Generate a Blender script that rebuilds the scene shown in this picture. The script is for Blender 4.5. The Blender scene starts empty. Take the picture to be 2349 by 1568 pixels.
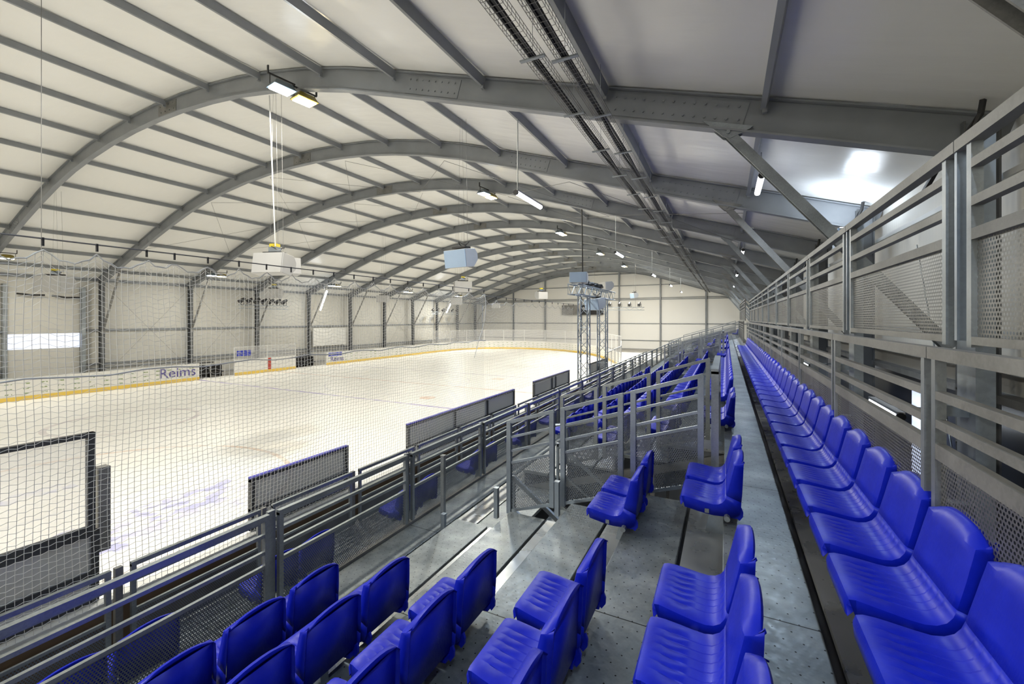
import bpy, math, random
from mathutils import Vector, Matrix
random.seed(7)
C = bpy.context.scene.collection
SC = bpy.context.scene

# ------------------------------------------------------------------ camera, world, exposure
# world axes: Y runs down the length of the hall, X points to the spectators' wall, z = 0 is the eye
# height (ice surface at -4.1)
YAW = math.radians(26.63)
cam_d = bpy.data.cameras.new('camera'); cam = bpy.data.objects.new('camera', cam_d); C.objects.link(cam)
cam.location = (0, 0, 0); cam.rotation_euler = (math.radians(90), 0, YAW)
cam_d.sensor_width = 36; cam_d.lens = 979 * 36 / 2349; cam_d.shift_y = (731 - 784) / 2349
cam_d.clip_start = .05; cam_d.clip_end = 300
SC.camera = cam
SC.view_settings.view_transform = 'Standard'; SC.view_settings.look = 'None'
SC.view_settings.gamma = 1; SC.view_settings.use_curve_mapping = False
SC.view_settings.exposure = 0.0
SC.cycles.max_bounces = 8; SC.cycles.diffuse_bounces = 6; SC.cycles.glossy_bounces = 3
SC.cycles.transparent_max_bounces = 18; SC.cycles.adaptive_threshold = .02; SC.cycles.caustics_reflective = False; SC.cycles.caustics_refractive = False
SC.cycles.sample_clamp_indirect = 4
w = bpy.data.worlds.new('world'); SC.world = w; w.use_nodes = True
w.node_tree.nodes['Background'].inputs[0].default_value = (.55, .7, 1, 1)
w.node_tree.nodes['Background'].inputs[1].default_value = .25

def see(x, y, z, m=60):
    """is a world point inside the frame (with a margin in photo pixels)"""
    c, s = math.cos(YAW), math.sin(YAW)
    d = -s * x + c * y
    if d < .15: return False
    px = 1174.5 + 979 * (c * x + s * y) / d; py = 731 - 979 * z / d
    return -m < px < 2349 + m and -m < py < 1568 + m

# ------------------------------------------------------------------ materials
def mat(name, col, rough=.5, metal=0., spec=.5):
    m = bpy.data.materials.new(name); m.use_nodes = True
    b = m.node_tree.nodes['Principled BSDF']
    b.inputs['Base Color'].default_value = (*col, 1); b.inputs['Roughness'].default_value = rough
    b.inputs['Metallic'].default_value = metal; b.inputs['Specular IOR Level'].default_value = spec
    return m
class G:
    """small node-graph writer"""
    def __init__(s, m): s.t = m.node_tree; s.n = s.t.nodes; s.l = s.t.links; s.b = s.n['Principled BSDF']
    def set(s, sock, v):
        if hasattr(v, 'is_linked') or isinstance(v, bpy.types.NodeSocket): s.l.new(v, sock)
        else: sock.default_value = v
    def math(s, op, a, b=0., clamp=False):
        n = s.n.new('ShaderNodeMath'); n.operation = op; n.use_clamp = clamp
        s.set(n.inputs[0], a); s.set(n.inputs[1], b); return n.outputs[0]
    def vm(s, op, a, b=(0, 0, 0)):
        n = s.n.new('ShaderNodeVectorMath'); n.operation = op
        s.set(n.inputs[0], a); s.set(n.inputs[1], b)
        return n.outputs['Value'] if op == 'LENGTH' else n.outputs[0]
    def coord(s, k='Object'): return s.n.new('ShaderNodeTexCoord').outputs[k]
    def sep(s, v):
        n = s.n.new('ShaderNodeSeparateXYZ'); s.set(n.inputs[0], v); return n.outputs
    def comb(s, x, y, z=0.):
        n = s.n.new('ShaderNodeCombineXYZ'); s.set(n.inputs[0], x); s.set(n.inputs[1], y); s.set(n.inputs[2], z); return n.outputs[0]
    def noise(s, v, scale, detail=3., rough=.5):
        n = s.n.new('ShaderNodeTexNoise'); s.set(n.inputs['Vector'], v); n.inputs['Scale'].default_value = scale
        n.inputs['Detail'].default_value = detail; n.inputs['Roughness'].default_value = rough; return n.outputs[0]
    def voro(s, v, scale):
        n = s.n.new('ShaderNodeTexVoronoi'); s.set(n.inputs['Vector'], v); n.inputs['Scale'].default_value = scale; return n.outputs['Color']
    def ramp(s, f, stops):
        n = s.n.new('ShaderNodeValToRGB'); s.set(n.inputs[0], f); e = n.color_ramp.elements
        while len(e) < len(stops): e.new(.5)
        for k, (p, c) in enumerate(stops): e[k].position = p; e[k].color = (*c, 1) if len(c) == 3 else c
        return n.outputs[0]
    def mix(s, f, a, b):
        n = s.n.new('ShaderNodeMix'); n.data_type = 'RGBA'; s.set(n.inputs['Factor'], f)
        s.set(n.inputs['A'], a if not isinstance(a, tuple) else (*a, 1)[:4]); s.set(n.inputs['B'], b if not isinstance(b, tuple) else (*b, 1)[:4])
        return n.outputs['Result']
    def bump(s, h, st=.3, dist=.01):
        n = s.n.new('ShaderNodeBump'); s.set(n.inputs['Height'], h); n.inputs['Strength'].default_value = st
        n.inputs['Distance'].default_value = dist; s.l.new(n.outputs[0], s.b.inputs['Normal'])
    def lattice(s, v, pitch, flat=True):
        """distance (in units of pitch) to the nearest point of a staggered lattice, from a metric vector's x and y"""
        o = s.sep(v); x = s.math('DIVIDE', o[0], pitch); y = s.math('DIVIDE', o[1], pitch)
        ds = []
        for off in (0., .5):
            fx = s.math('SUBTRACT', s.math('FRACT', s.math('ADD', x, off)), .5)
            fy = s.math('MULTIPLY', s.math('SUBTRACT', s.math('FRACT', s.math('ADD', s.math('DIVIDE', y, 1.732), off)), .5), 1.732)
            ds.append(s.vm('LENGTH', s.comb(fx, fy)))
        return s.math('MINIMUM', ds[0], ds[1])

def galv(name, col, spangle=.25, rough=.42, metal=.75):
    m = mat(name, col, rough, metal); g = G(m); p = g.coord()
    n = g.noise(p, 2.2, 4); v = g.sep(g.voro(p, 70))[0]
    f = g.math('ADD', g.math('MULTIPLY', n, .8), g.math('MULTIPLY', v, spangle), True)
    a = tuple(c * .62 for c in col); b = tuple(min(1, c * 1.35) for c in col)
    g.l.new(g.ramp(f, [(.25, a), (.8, b)]), g.b.inputs['Base Color'])
    g.l.new(g.math('ADD', g.math('MULTIPLY', v, .08), rough - .04), g.b.inputs['Roughness'])
    return m

M = {}
M['galv'] = galv('galvanised steel', (.36, .39, .41), .1)
M['galv_bright'] = galv('bright galvanised steel', (.36, .41, .47), .06, .38)
M['galv_dull'] = galv('dull galvanised steel', (.27, .268, .26), .12, .55, .5)
def paint(name, col, rough, var=.12):
    m = mat(name, col, rough); g = G(m); n = g.noise(g.coord(), 1.3, 4)
    g.l.new(g.ramp(n, [(.3, tuple(c * (1 - var) for c in col)), (.7, tuple(c * (1 + var) for c in col))]), g.b.inputs['Base Color'])
    return m
M['arch'] = paint('grey painted arch steel', (.235, .25, .268), .42)
M['dark'] = paint('dark grey column steel', (.10, .105, .11), .4)
M['black'] = paint('black rubber', (.012, .012, .013), .5)
M['gear'] = paint('black powder coat', (.02, .02, .022), .45)
M['white'] = paint('white paint', (.72, .72, .70), .4, .04)
M['cable'] = paint('grey steel cable', (.18, .18, .18), .4)
M['yellow'] = paint('yellow plastic', (.62, .5, .03), .5)
M['kick'] = paint('yellow kickplate', (.78, .55, .10), .45, .06)
M['wood'] = paint('brown plywood', (.13, .085, .05), .6, .3)
M['blueedge'] = paint('blue edging', (.06, .06, .45), .4)
M['red'] = paint('red board paint', (.45, .06, .04), .5)
M['frame'] = paint('charcoal rubber frame', (.05, .052, .055), .5)
M['concrete'] = paint('concrete floor', (.30, .29, .27), .7, .2)
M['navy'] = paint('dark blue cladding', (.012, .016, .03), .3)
M['cord'] = mat('white net cord', (.62, .62, .60), .8)
M['speaker'] = paint('light grey speaker cabinet', (.42, .42, .42), .45, .05)
M['grille'] = paint('pale blue speaker grille', (.30, .40, .55), .5, .05)
M['purple'] = mat('violet lettering', (.10, .08, .30), .5)
M['logo'] = mat('royal blue logo', (.01, .03, .5), .5)
M['scrtext'] = mat('white lettering', (.8, .82, .85), .5)

m = mat('blue seat plastic', (.012, .035, .50), .42, 0, .35); g = G(m); p = g.coord(); M['seat'] = m
n = g.noise(p, 5, 5, .65)
g.l.new(g.ramp(n, [(.35, (.001, .009, .40)), (.7, (.005, .018, .52))]), g.b.inputs['Base Color'])
sc_ = g.noise(g.vm('MULTIPLY', p, (14, 60, 14)), 3, 5, .7)
g.l.new(g.ramp(sc_, [(.3, (.34,) * 3), (.75, (.52,) * 3)]), g.b.inputs['Roughness'])

m = mat('roof membrane', (.86, .86, .84), .26); g = G(m); p = g.coord(); M['roof'] = m
g.b.inputs['Specular IOR Level'].default_value = .6
n1 = g.noise(g.vm('MULTIPLY', p, (.35, .8, .35)), 1, 3); n2 = g.noise(g.vm('MULTIPLY', p, (1.0, 5, 1.0)), 1, 4)
g.bump(g.math('ADD', g.math('MULTIPLY', n1, 1.), g.math('MULTIPLY', n2, .12)), .35, .12)

def panelled(name, col, rough, ax, pitch):
    m = mat(name, col, rough); g = G(m); o = g.sep(g.coord())[ax]
    f = g.math('FRACT', g.math('DIVIDE', o, pitch)); h = g.math('GREATER_THAN', f, .04)
    f2 = g.math('MULTIPLY', g.math('SINE', g.math('MULTIPLY', o, 2 * math.pi / (pitch / 8))), .15)
    g.bump(g.math('ADD', h, f2), .35, .01)
    return m
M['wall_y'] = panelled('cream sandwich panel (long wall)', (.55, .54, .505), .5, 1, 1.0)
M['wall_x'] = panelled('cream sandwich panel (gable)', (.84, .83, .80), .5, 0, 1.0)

m = mat('ice', (.80, .79, .76), .42); g = G(m); M['ice'] = m
p = g.coord(); o = g.sep(p); X, Y = o[0], o[1]
wob = g.noise(p, .5, 5)
base = g.ramp(wob, [(.3, (.84, .825, .79)), (.65, (.88, .87, .84))])
def band(v, c0, hw): return g.math('LESS_THAN', g.math('ABSOLUTE', g.math('SUBTRACT', v, c0)), hw)
def AND(a, b): return g.math('MULTIPLY', a, b)
wear = g.ramp(g.noise(p, 1.6, 6), [(.35, (.25,) * 3), (.65, (1,) * 3)])
def mark(base, mask, col, k=.6): return g.mix(g.math('MULTIPLY', g.math('MULTIPLY', mask, wear), k), base, col)
def ring(cx, cy, r, hw): return band(g.vm('LENGTH', g.comb(g.math('SUBTRACT', X, cx), g.math('SUBTRACT', Y, cy))), r, hw)
base = mark(base, band(Y, 16.2, .11), (.38, .32, .62), .95)
base = mark(base, band(Y, 21.6, .08), (.62, .34, .24), .85)
base = mark(base, band(Y, 27.1, .10), (.38, .34, .48), .8)
base = mark(base, band(Y, 47.0, .05), (.6, .4, .35), .5)
base = mark(base, ring(-21.5, 8.4, 2.3, .10), (.48, .40, .44), .6)
base = mark(base, ring(-19, 21.6, 4.5, .06), (.5, .48, .62), .4)
base = mark(base, ring(-13.0, 4.0, 4.4, .07), (.66, .42, .28), .6)
base = mark(base, ring(-13.9, 17.9, 0, .42), (.66, .36, .22), .55)
base = mark(base, ring(-13.9, 25.6, 0, .42), (.66, .36, .22), .45)
base = mark(base, AND(band(X, -12.6, .07), band(Y, 4, 9)), (.5, .5, .6), .35)
chk = g.math('GREATER_THAN', g.noise(g.comb(g.math('MULTIPLY', X, 2.2), g.math('MULTIPLY', Y, 1.4)), 1.6, 1), .5)
base = mark(base, AND(AND(band(X, -10.5, .9), band(Y, 4.9, 1.6)), chk), (.32, .33, .68), .7)
base = mark(base, AND(AND(band(X, -14.5, .35), band(Y, 1.6, 3)), chk), (.4, .4, .7), .5)
g.l.new(base, g.b.inputs['Base Color'])
g.b.inputs['Specular IOR Level'].default_value = .3

def perforated(name, col, pitch, r):
    m = mat(name, col, .42, .7); g = G(m); g.b.inputs['Base Color'].default_value = (*col, 1)
    d = g.lattice(g.coord('UV'), pitch)
    g.l.new(g.math('GREATER_THAN', d, r), g.b.inputs['Alpha'])
    n = g.noise(g.coord(), 3, 4)
    g.l.new(g.ramp(n, [(.3, tuple(c * .7 for c in col)), (.7, tuple(c * 1.2 for c in col))]), g.b.inputs['Base Color'])
    return m
M['perf'] = perforated('perforated steel sheet', (.20, .22, .25), .021, .30)
M['perf_dull'] = perforated('dull perforated steel sheet', (.22, .22, .215), .021, .30)

m = mat('perforated tread steel', (.34, .37, .39), .42, .55); g = G(m); M['tread'] = m
p = g.coord(); o = g.sep(p)
d = g.lattice(g.comb(o[0], o[1]), .085); d2 = g.lattice(g.vm('ADD', g.comb(o[0], o[1]), (.02, .03, 0)), .045)
hole = g.math('LESS_THAN', d, .055); dim = g.ramp(d2, [(.1, (1,) * 3), (.28, (0,) * 3)])
n = g.noise(p, 2.5, 6, .6); n2 = g.noise(p, 22, 4, .7)
b0 = g.ramp(g.math('ADD', g.math('MULTIPLY', n, .75), g.math('MULTIPLY', n2, .25)), [(.32, (.13, .15, .165)), (.52, (.26, .29, .305)), (.72, (.44, .47, .48))])
jy = g.math('FRACT', g.math('DIVIDE', g.math('SUBTRACT', o[1], 2.64), 1.985)); joint = g.math('LESS_THAN', jy, .004)
bl = g.math('MAXIMUM', hole, joint)
g.l.new(g.mix(bl, b0, (.006, .007, .008)), g.b.inputs['Base Color'])
g.l.new(g.ramp(n2, [(.3, (.3,) * 3), (.7, (.55,) * 3)]), g.b.inputs['Roughness'])
g.bump(dim, .14, .003)
m = mat('smooth step steel', (.42, .45, .47), .3, .65); g = G(m); M['plate'] = m
p = g.coord(); n = g.noise(p, 1.4, 5)
g.l.new(g.ramp(n, [(.25, (.34, .36, .37)), (.75, (.46, .48, .49))]), g.b.inputs['Base Color'])
g.l.new(g.ramp(g.noise(p, 6, 5), [(.3, (.22,) * 3), (.7, (.42,) * 3)]), g.b.inputs['Roughness'])

m = mat('white rink board', (.78, .77, .74), .4); g = G(m); M['board'] = m
o = g.sep(g.coord('UV')); fx = g.math('FRACT', g.math('DIVIDE', o[0], .62)); fy = g.math('FRACT', g.math('DIVIDE', g.math('SUBTRACT', o[1], .22), .25))
cell = g.comb(g.math('FLOOR', g.math('DIVIDE', o[0], .62)), g.math('FLOOR', g.math('DIVIDE', g.math('SUBTRACT', o[1], .22), .25)))
rows = AND(g.math('GREATER_THAN', o[1], .25), g.math('LESS_THAN', o[1], .96))
mk = AND(AND(band(fx, .5, .2), band(fy, .5, .13)), rows)
mk = AND(mk, g.math('GREATER_THAN', g.noise(g.comb(o[0], o[1]), 9, 3), .46))
g.l.new(g.mix(mk, (.78, .77, .74), (.30, .38, .20)), g.b.inputs['Base Color'])
M['board_plain'] = mat('plain white rink board', (.80, .79, .76), .35)

def glass(name, col, alpha):
    m = mat(name, col, .08); G(m).b.inputs['Alpha'].default_value = alpha; return m
M['glass'] = glass('clear plexiglass', (.80, .80, .82), .18)
M['glass_grey'] = glass('greyish plexiglass', (.40, .42, .44), .8)
def emit(name, col, st):
    m = bpy.data.materials.new(name); m.use_nodes = True; b = m.node_tree.nodes['Principled BSDF']
    b.inputs['Base Color'].default_value = (.8, .8, .8, 1); b.inputs['Emission Color'].default_value = (*col, 1)
    b.inputs['Emission Strength'].default_value = st; return m
M['lamp_cool'] = emit('cool lamp lens', (.85, .95, 1), 22)
M['lamp_warm'] = emit('warm lamp lens', (1, .86, .5), 22)
M['tube'] = emit('fluorescent tube', (.85, .92, 1), 16)
M['daylight'] = emit('daylight through door panes', (.62, .72, 1), .85)
M['fan'] = emit('spot lamp glare', (.7, .75, 1), 6)

# ------------------------------------------------------------------ mesh builder
class MB:
    def __init__(s): s.v = []; s.f = []; s.uv = None
    def quad(s, a, b, c, d, uv=None):
        k = len(s.v); s.v += [tuple(a), tuple(b), tuple(c), tuple(d)]; s.f.append((k, k + 1, k + 2, k + 3))
        if uv is not None:
            if s.uv is None: s.uv = {}
            s.uv[len(s.f) - 1] = uv
    def box(s, x0, x1, y0, y1, z0, z1):
        k = len(s.v); s.v += [(x, y, z) for z in (z0, z1) for y in (y0, y1) for x in (x0, x1)]
        s.f += [tuple(k + i for i in q) for q in ((0, 2, 3, 1), (4, 5, 7, 6), (0, 1, 5, 4), (2, 6, 7, 3), (0, 4, 6, 2), (1, 3, 7, 5))]
        return s
    def bar(s, a, b, w, h=None, up=(0, 0, 1), ext=0):
        """rectangular bar from a to b: w across, h along up"""
        h = h or w; a = Vector(a); b = Vector(b); d = (b - a).normalized(); a -= d * ext; b += d * ext
        u = Vector(up)
        if abs(d.dot(u)) > .98: u = Vector((1, 0, 0))
        r = d.cross(u).normalized(); u = r.cross(d).normalized()
        k = len(s.v)
        for p in (a, b):
            for i, j in ((-1, -1), (1, -1), (1, 1), (-1, 1)): s.v.append(tuple(p + r * (w / 2 * i) + u * (h / 2 * j)))
        s.f += [tuple(k + i for i in q) for q in ((0, 1, 2, 3), (7, 6, 5, 4), (0, 4, 5, 1), (1, 5, 6, 2), (2, 6, 7, 3), (3, 7, 4, 0))]
        return s
    def tube(s, pts, r, n=6, cap=True):
        pts = [Vector(p) for p in pts]; rings = []
        for i, p in enumerate(pts):
            d = (pts[min(i + 1, len(pts) - 1)] - pts[max(i - 1, 0)]).normalized()
            u = Vector((0, 0, 1)) if abs(d.z) < .9 else Vector((1, 0, 0))
            a = d.cross(u).normalized(); b = a.cross(d); k = len(s.v); rr = r if not isinstance(r, (list, tuple)) else r[i]
            for j in range(n):
                t = 2 * math.pi * j / n; s.v.append(tuple(p + a * (rr * math.cos(t)) + b * (rr * math.sin(t))))
            rings.append(k)
        for q, k in zip(rings, rings[1:]):
            for j in range(n): s.f.append((q + j, q + (j + 1) % n, k + (j + 1) % n, k + j))
        if cap: s.f.append(tuple(rings[0] + j for j in range(n))[::-1]); s.f.append(tuple(rings[-1] + j for j in range(n)))
        return s
    def prism(s, prof, a, b, f=None):
        """extrude a closed profile; f(u, v, t) gives the point for t = a, b"""
        k = len(s.v); n = len(prof)
        for t in (a, b):
            for u, v in prof: s.v.append(tuple(f(u, v, t)))
        s.f.append(tuple(k + i for i in range(n))[::-1]); s.f.append(tuple(k + n + i for i in range(n)))
        for i in range(n): j = (i + 1) % n; s.f.append((k + i, k + j, k + n + j, k + n + i))
        return s
    def build(s, name, m, parent=None, smooth=False, bevel=0, loc=None):
        me = bpy.data.meshes.new(name); me.from_pydata(s.v, [], s.f)
        if s.uv:
            ul = me.uv_layers.new(name='uv')
            for p in me.polygons:
                q = s.uv.get(p.index)
                if q:
                    for li, c in zip(p.loop_indices, q): ul.data[li].uv = c
        me.materials.append(M[m] if isinstance(m, str) else m)
        if smooth: me.polygons.foreach_set('use_smooth', [True] * len(me.polygons))
        me.update(); o = bpy.data.objects.new(name, me); C.objects.link(o)
        if parent: o.parent = parent
        if loc: o.location = loc
        if bevel:
            b = o.modifiers.new('bevel', 'BEVEL'); b.width = bevel; b.segments = 2; b.limit_method = 'ANGLE'
        return o
def tag(o, label, cat, group=None, kind=None):
    o['label'] = label; o['category'] = cat
    if group: o['group'] = group
    if kind: o['kind'] = kind
    return o
def thing(name, label, cat, loc=(0, 0, 0), rz=0, group=None):
    o = bpy.data.objects.new(name, None); C.objects.link(o); o.empty_display_size = .1
    o.location = loc; o.rotation_euler = (0, 0, rz); return tag(o, label, cat, group)
def struct(name, mb, m, label, cat, **k):
    return tag(mb.build(name, m, **k), label, cat, kind='structure')
def kids(o): return [c for c in o.children]
def dup(root, loc, label, group=None, rz=None):
    r = root.copy(); C.objects.link(r); r.location = loc; r['label'] = label
    if rz is not None: r.rotation_euler = (0, 0, rz)
    if group: r['group'] = group
    for ch in SRC.get(root.name, []):
        c = ch.copy(); C.objects.link(c); c.parent = r
        for gch in SRC.get(ch.name, []):
            d = gch.copy(); C.objects.link(d); d.parent = c
    return r
SRC = {}
def remember(root):
    for o in list(C.objects):
        if o.parent == root:
            SRC.setdefault(root.name, []).append(o)
            for q in list(C.objects):
                if q.parent == o: SRC.setdefault(o.name, []).append(q)
ONES = ['zeroth', 'first', 'second', 'third', 'fourth', 'fifth', 'sixth', 'seventh', 'eighth', 'ninth', 'tenth', 'eleventh', 'twelfth',
        'thirteenth', 'fourteenth', 'fifteenth', 'sixteenth', 'seventeenth', 'eighteenth', 'nineteenth']
def nth(n):
    if n < 20: return ONES[n]
    t, u = divmod(n, 10); T = ['', '', 'twent', 'thirt', 'fort', 'fift'][t]
    return T + 'ieth' if u == 0 else T + 'y-' + ONES[u]
def light(name, kind, loc, power, col, size=(.5, .3), rot=(0, 0, 0), parent=None):
    d = bpy.data.lights.new(name, 'AREA'); d.shape = 'RECTANGLE'; d.size, d.size_y = size; d.energy = power; d.color = col
    o = bpy.data.objects.new(name, d); C.objects.link(o); o.location = loc; o.rotation_euler = rot
    if parent: o.parent = parent
    return o

# ------------------------------------------------------------------ hall shell
ICE = -4.1; XL, XR, YN, YF = -35.8, 3.2, -17.5, 60.5
PROF = [(-35.7, 2.55), (-34.6, 3.0), (-33.4, 3.45), (-32.2, 3.88), (-30.6, 4.45), (-28.9, 5.05), (-27.2, 5.6), (-25.5, 6.1), (-23.8, 6.5), (-22.2, 6.78),
        (-20.5, 7.0), (-18.8, 7.14), (-17.2, 7.2), (-15.6, 7.19), (-14, 7.1), (-12.6, 6.97), (-11.2, 6.76), (-9.7, 6.46), (-8.2, 6.08), (-6.65, 5.6), (-4.35, 4.86), (-1.85, 4.06), (.35, 3.38), (2.9, 2.58), (3.2, 2.48)]
def roofz(x):
    for (a, za), (b, zb) in zip(PROF, PROF[1:]):
        if a <= x <= b: return za + (zb - za) * (x - a) / (b - a)
    return PROF[-1][1]
ARCH = [2.72] + [2.5 + 5 * k for k in range(1, 12)]

mb = MB(); YS = []
bays = [-17.5, -12.5, -7.5, -2.5] + ARCH + [60.5]
for a, b in zip(bays, bays[1:]):
    YS += [(a + (b - a) * t, math.sin(math.pi * t)) for t in (0, .12, .3, .5, .7, .88)]
YS.append((60.5, 0))
XS = []
for (a, za), (b, zb) in zip(PROF, PROF[1:]):
    for t in (0, .5): XS.append((a + (b - a) * t, za + (zb - za) * t))
XS.append(PROF[-1])
for y, s in YS:
    for x, z in XS: mb.v.append((x, y, z + .03 - .035 * s))
n = len(XS)
for i in range(len(YS) - 1):
    for j in range(n - 1): k = i * n + j; mb.f.append((k, k + 1, k + n + 1, k + n))
struct('ceiling', mb, 'roof', 'glossy off-white stretched roof lining over the whole ice hall', 'ceiling', smooth=True)

mb = MB(); mb.box(XL, XR + .3, YN, YF, ICE - .3, ICE - .02)
struct('floor', mb, 'concrete', 'grey concrete floor around and beneath the ice rink and stand', 'floor')
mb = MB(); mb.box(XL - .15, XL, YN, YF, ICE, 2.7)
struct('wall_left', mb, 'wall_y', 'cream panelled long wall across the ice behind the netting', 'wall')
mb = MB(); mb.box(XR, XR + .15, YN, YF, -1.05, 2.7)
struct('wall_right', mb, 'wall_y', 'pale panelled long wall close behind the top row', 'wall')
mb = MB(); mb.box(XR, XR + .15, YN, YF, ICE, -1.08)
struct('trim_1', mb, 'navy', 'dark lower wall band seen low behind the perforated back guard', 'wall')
mb = MB(); prof = [(XL, ICE)] + [(x, z) for x, z in PROF] + [(XR, ICE)]
mb.prism(prof, YF, YF + .15, lambda u, v, t: (u, t, v))
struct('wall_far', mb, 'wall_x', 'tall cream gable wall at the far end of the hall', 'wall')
mb = MB(); mb.prism(prof, YN - .15, YN, lambda u, v, t: (u, t, v))
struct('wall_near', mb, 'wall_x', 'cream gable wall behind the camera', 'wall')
mb = MB(); mb.box(-32.2, -5.9, -10, 53.2, ICE - .02, ICE)
tag(mb.build('ice_sheet', 'ice'), 'pale cream ice surface of the skating rink with faded red and blue markings', 'ice')

# girts on the walls
k = 0
for z, w in ((-.72, .14), (-2.87, .12), (-3.12, .06), (2.45, .16)):
    mb = MB().box(XL, XL + .09, YN, YF, z - w / 2, z + w / 2)
    struct('trim_%d' % (2 + k), mb, 'arch', '%s horizontal grey steel rail up the left long wall' % nth((3, 2, 1, 4)[k]), 'wall rail'); k += 1
for q, z in enumerate((-2.95, -.64, 2.65, 2.85, 4.62, 6.3)):
    xs = [x for x in [XL + .5 * i for i in range(79)] if roofz(min(x, XR)) > z + .2]
    mb = MB().box(min(xs), min(max(xs), XR), YF - .1, YF, z - .05, z + .05)
    struct('trim_%d' % (6 + q), mb, 'arch', '%s horizontal grey steel rail up the far gable wall' % nth(q + 1), 'wall rail')
for q, x in enumerate((-30.0, -24.6, -18.9, -13.4, -7.9, -2.3)):
    top = roofz(x) - .05
    mb = MB().box(x - .09, x + .09, YF - .3, YF - .28, ICE, top).box(x - .09, x + .09, YF - .12, YF - .1, ICE, top).box(x - .02, x + .02, YF - .28, YF - .12, ICE, top)
    tag(mb.build('gable_post', 'arch'), '%s grey steel post from the left on the far gable wall' % nth(q + 1), 'post', 'posts of the far gable wall')

# ------------------------------------------------------------------ arches, columns, braces, purlins
def arch_normals():
    out = []
    for i, (x, z) in enumerate(PROF):
        a = PROF[max(i - 1, 0)]; b = PROF[min(i + 1, len(PROF) - 1)]; dx, dz = b[0] - a[0], b[1] - a[1]; L = math.hypot(dx, dz)
        out.append((dz / L, -dx / L))
    return out
AN = arch_normals(); DEP = .5
proto = None
def build_arch():
    r = thing('roof_arch', '', 'arch')
    def strip(d0, d1, hw, name):
        mb = MB(); n = len(PROF)
        for (x, z), (nx, nz) in zip(PROF, AN):
            for d in (d0, d1):
                for y in (-hw, hw): mb.v.append((x + nx * d, y, z + nz * d))
        for i in range(n - 1):
            k = 4 * i
            mb.f += [(k, k + 1, k + 5, k + 4), (k + 2, k + 6, k + 7, k + 3), (k, k + 4, k + 6, k + 2), (k + 1, k + 3, k + 7, k + 5)]
        mb.f += [(0, 2, 3, 1), (4 * n - 4, 4 * n - 3, 4 * n - 1, 4 * n - 2)]
        return mb.build(name, 'arch', r)
    strip(.03, DEP, .02, 'web'); strip(0, .025, .09, 'top_flange'); strip(DEP, DEP + .03, .09, 'bottom_flange')
    def P(x, d):
        i = max(j for j in range(len(PROF)) if PROF[j][0] <= x); i = min(i, len(PROF) - 2)
        (a, za), (b, zb) = PROF[i], PROF[i + 1]; t = (x - a) / (b - a)
        nx = AN[i][0] * (1 - t) + AN[i + 1][0] * t; nz = AN[i][1] * (1 - t) + AN[i + 1][1] * t
        return x + nx * d, za + (zb - za) * t + nz * d
    for x0, x1, nb, m in ((-6.3, -4.9, 8, 'arch'), (-1.75, .35, 13, 'arch'), (-17.0, -15.9, 4, 'galv_dull'), (-30.8, -29.6, 6, 'arch')):
        mb = MB()
        for s in (-1, 1):
            q = [P(x0, .07), P(x1, .07), P(x1, DEP - .05), P(x0, DEP - .05)]
            y0, y1 = sorted((s * .021, s * .032)); mb.prism(q, y0, y1, lambda u, v, t: (u, t, v))
            for i in range(nb):
                for d in (.15, .35):
                    x, z = P(x0 + (x1 - x0) * (i + .5 + (.25 if d > .2 else 0)) / (nb + .3), d)
                    mb.tube([(x, s * .03, z), (x, s * .052, z)], .019, 6)
        mb.build('splice_plate', m, r)
    remember(r); return r
arch0 = build_arch()
for k, y in enumerate(ARCH + [60.2]):
    lab = '%s grey steel roof arch from the camera, spanning from ice side wall to stand wall' % nth(k + 1)
    if k == 12: lab = 'last grey steel roof arch, lying against the far gable wall'
    if k == 0: arch0.location = (0, y, 0); arch0['label'] = lab; arch0['group'] = 'roof arches'
    else: dup(arch0, (0, y, 0), lab, 'roof arches')

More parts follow.
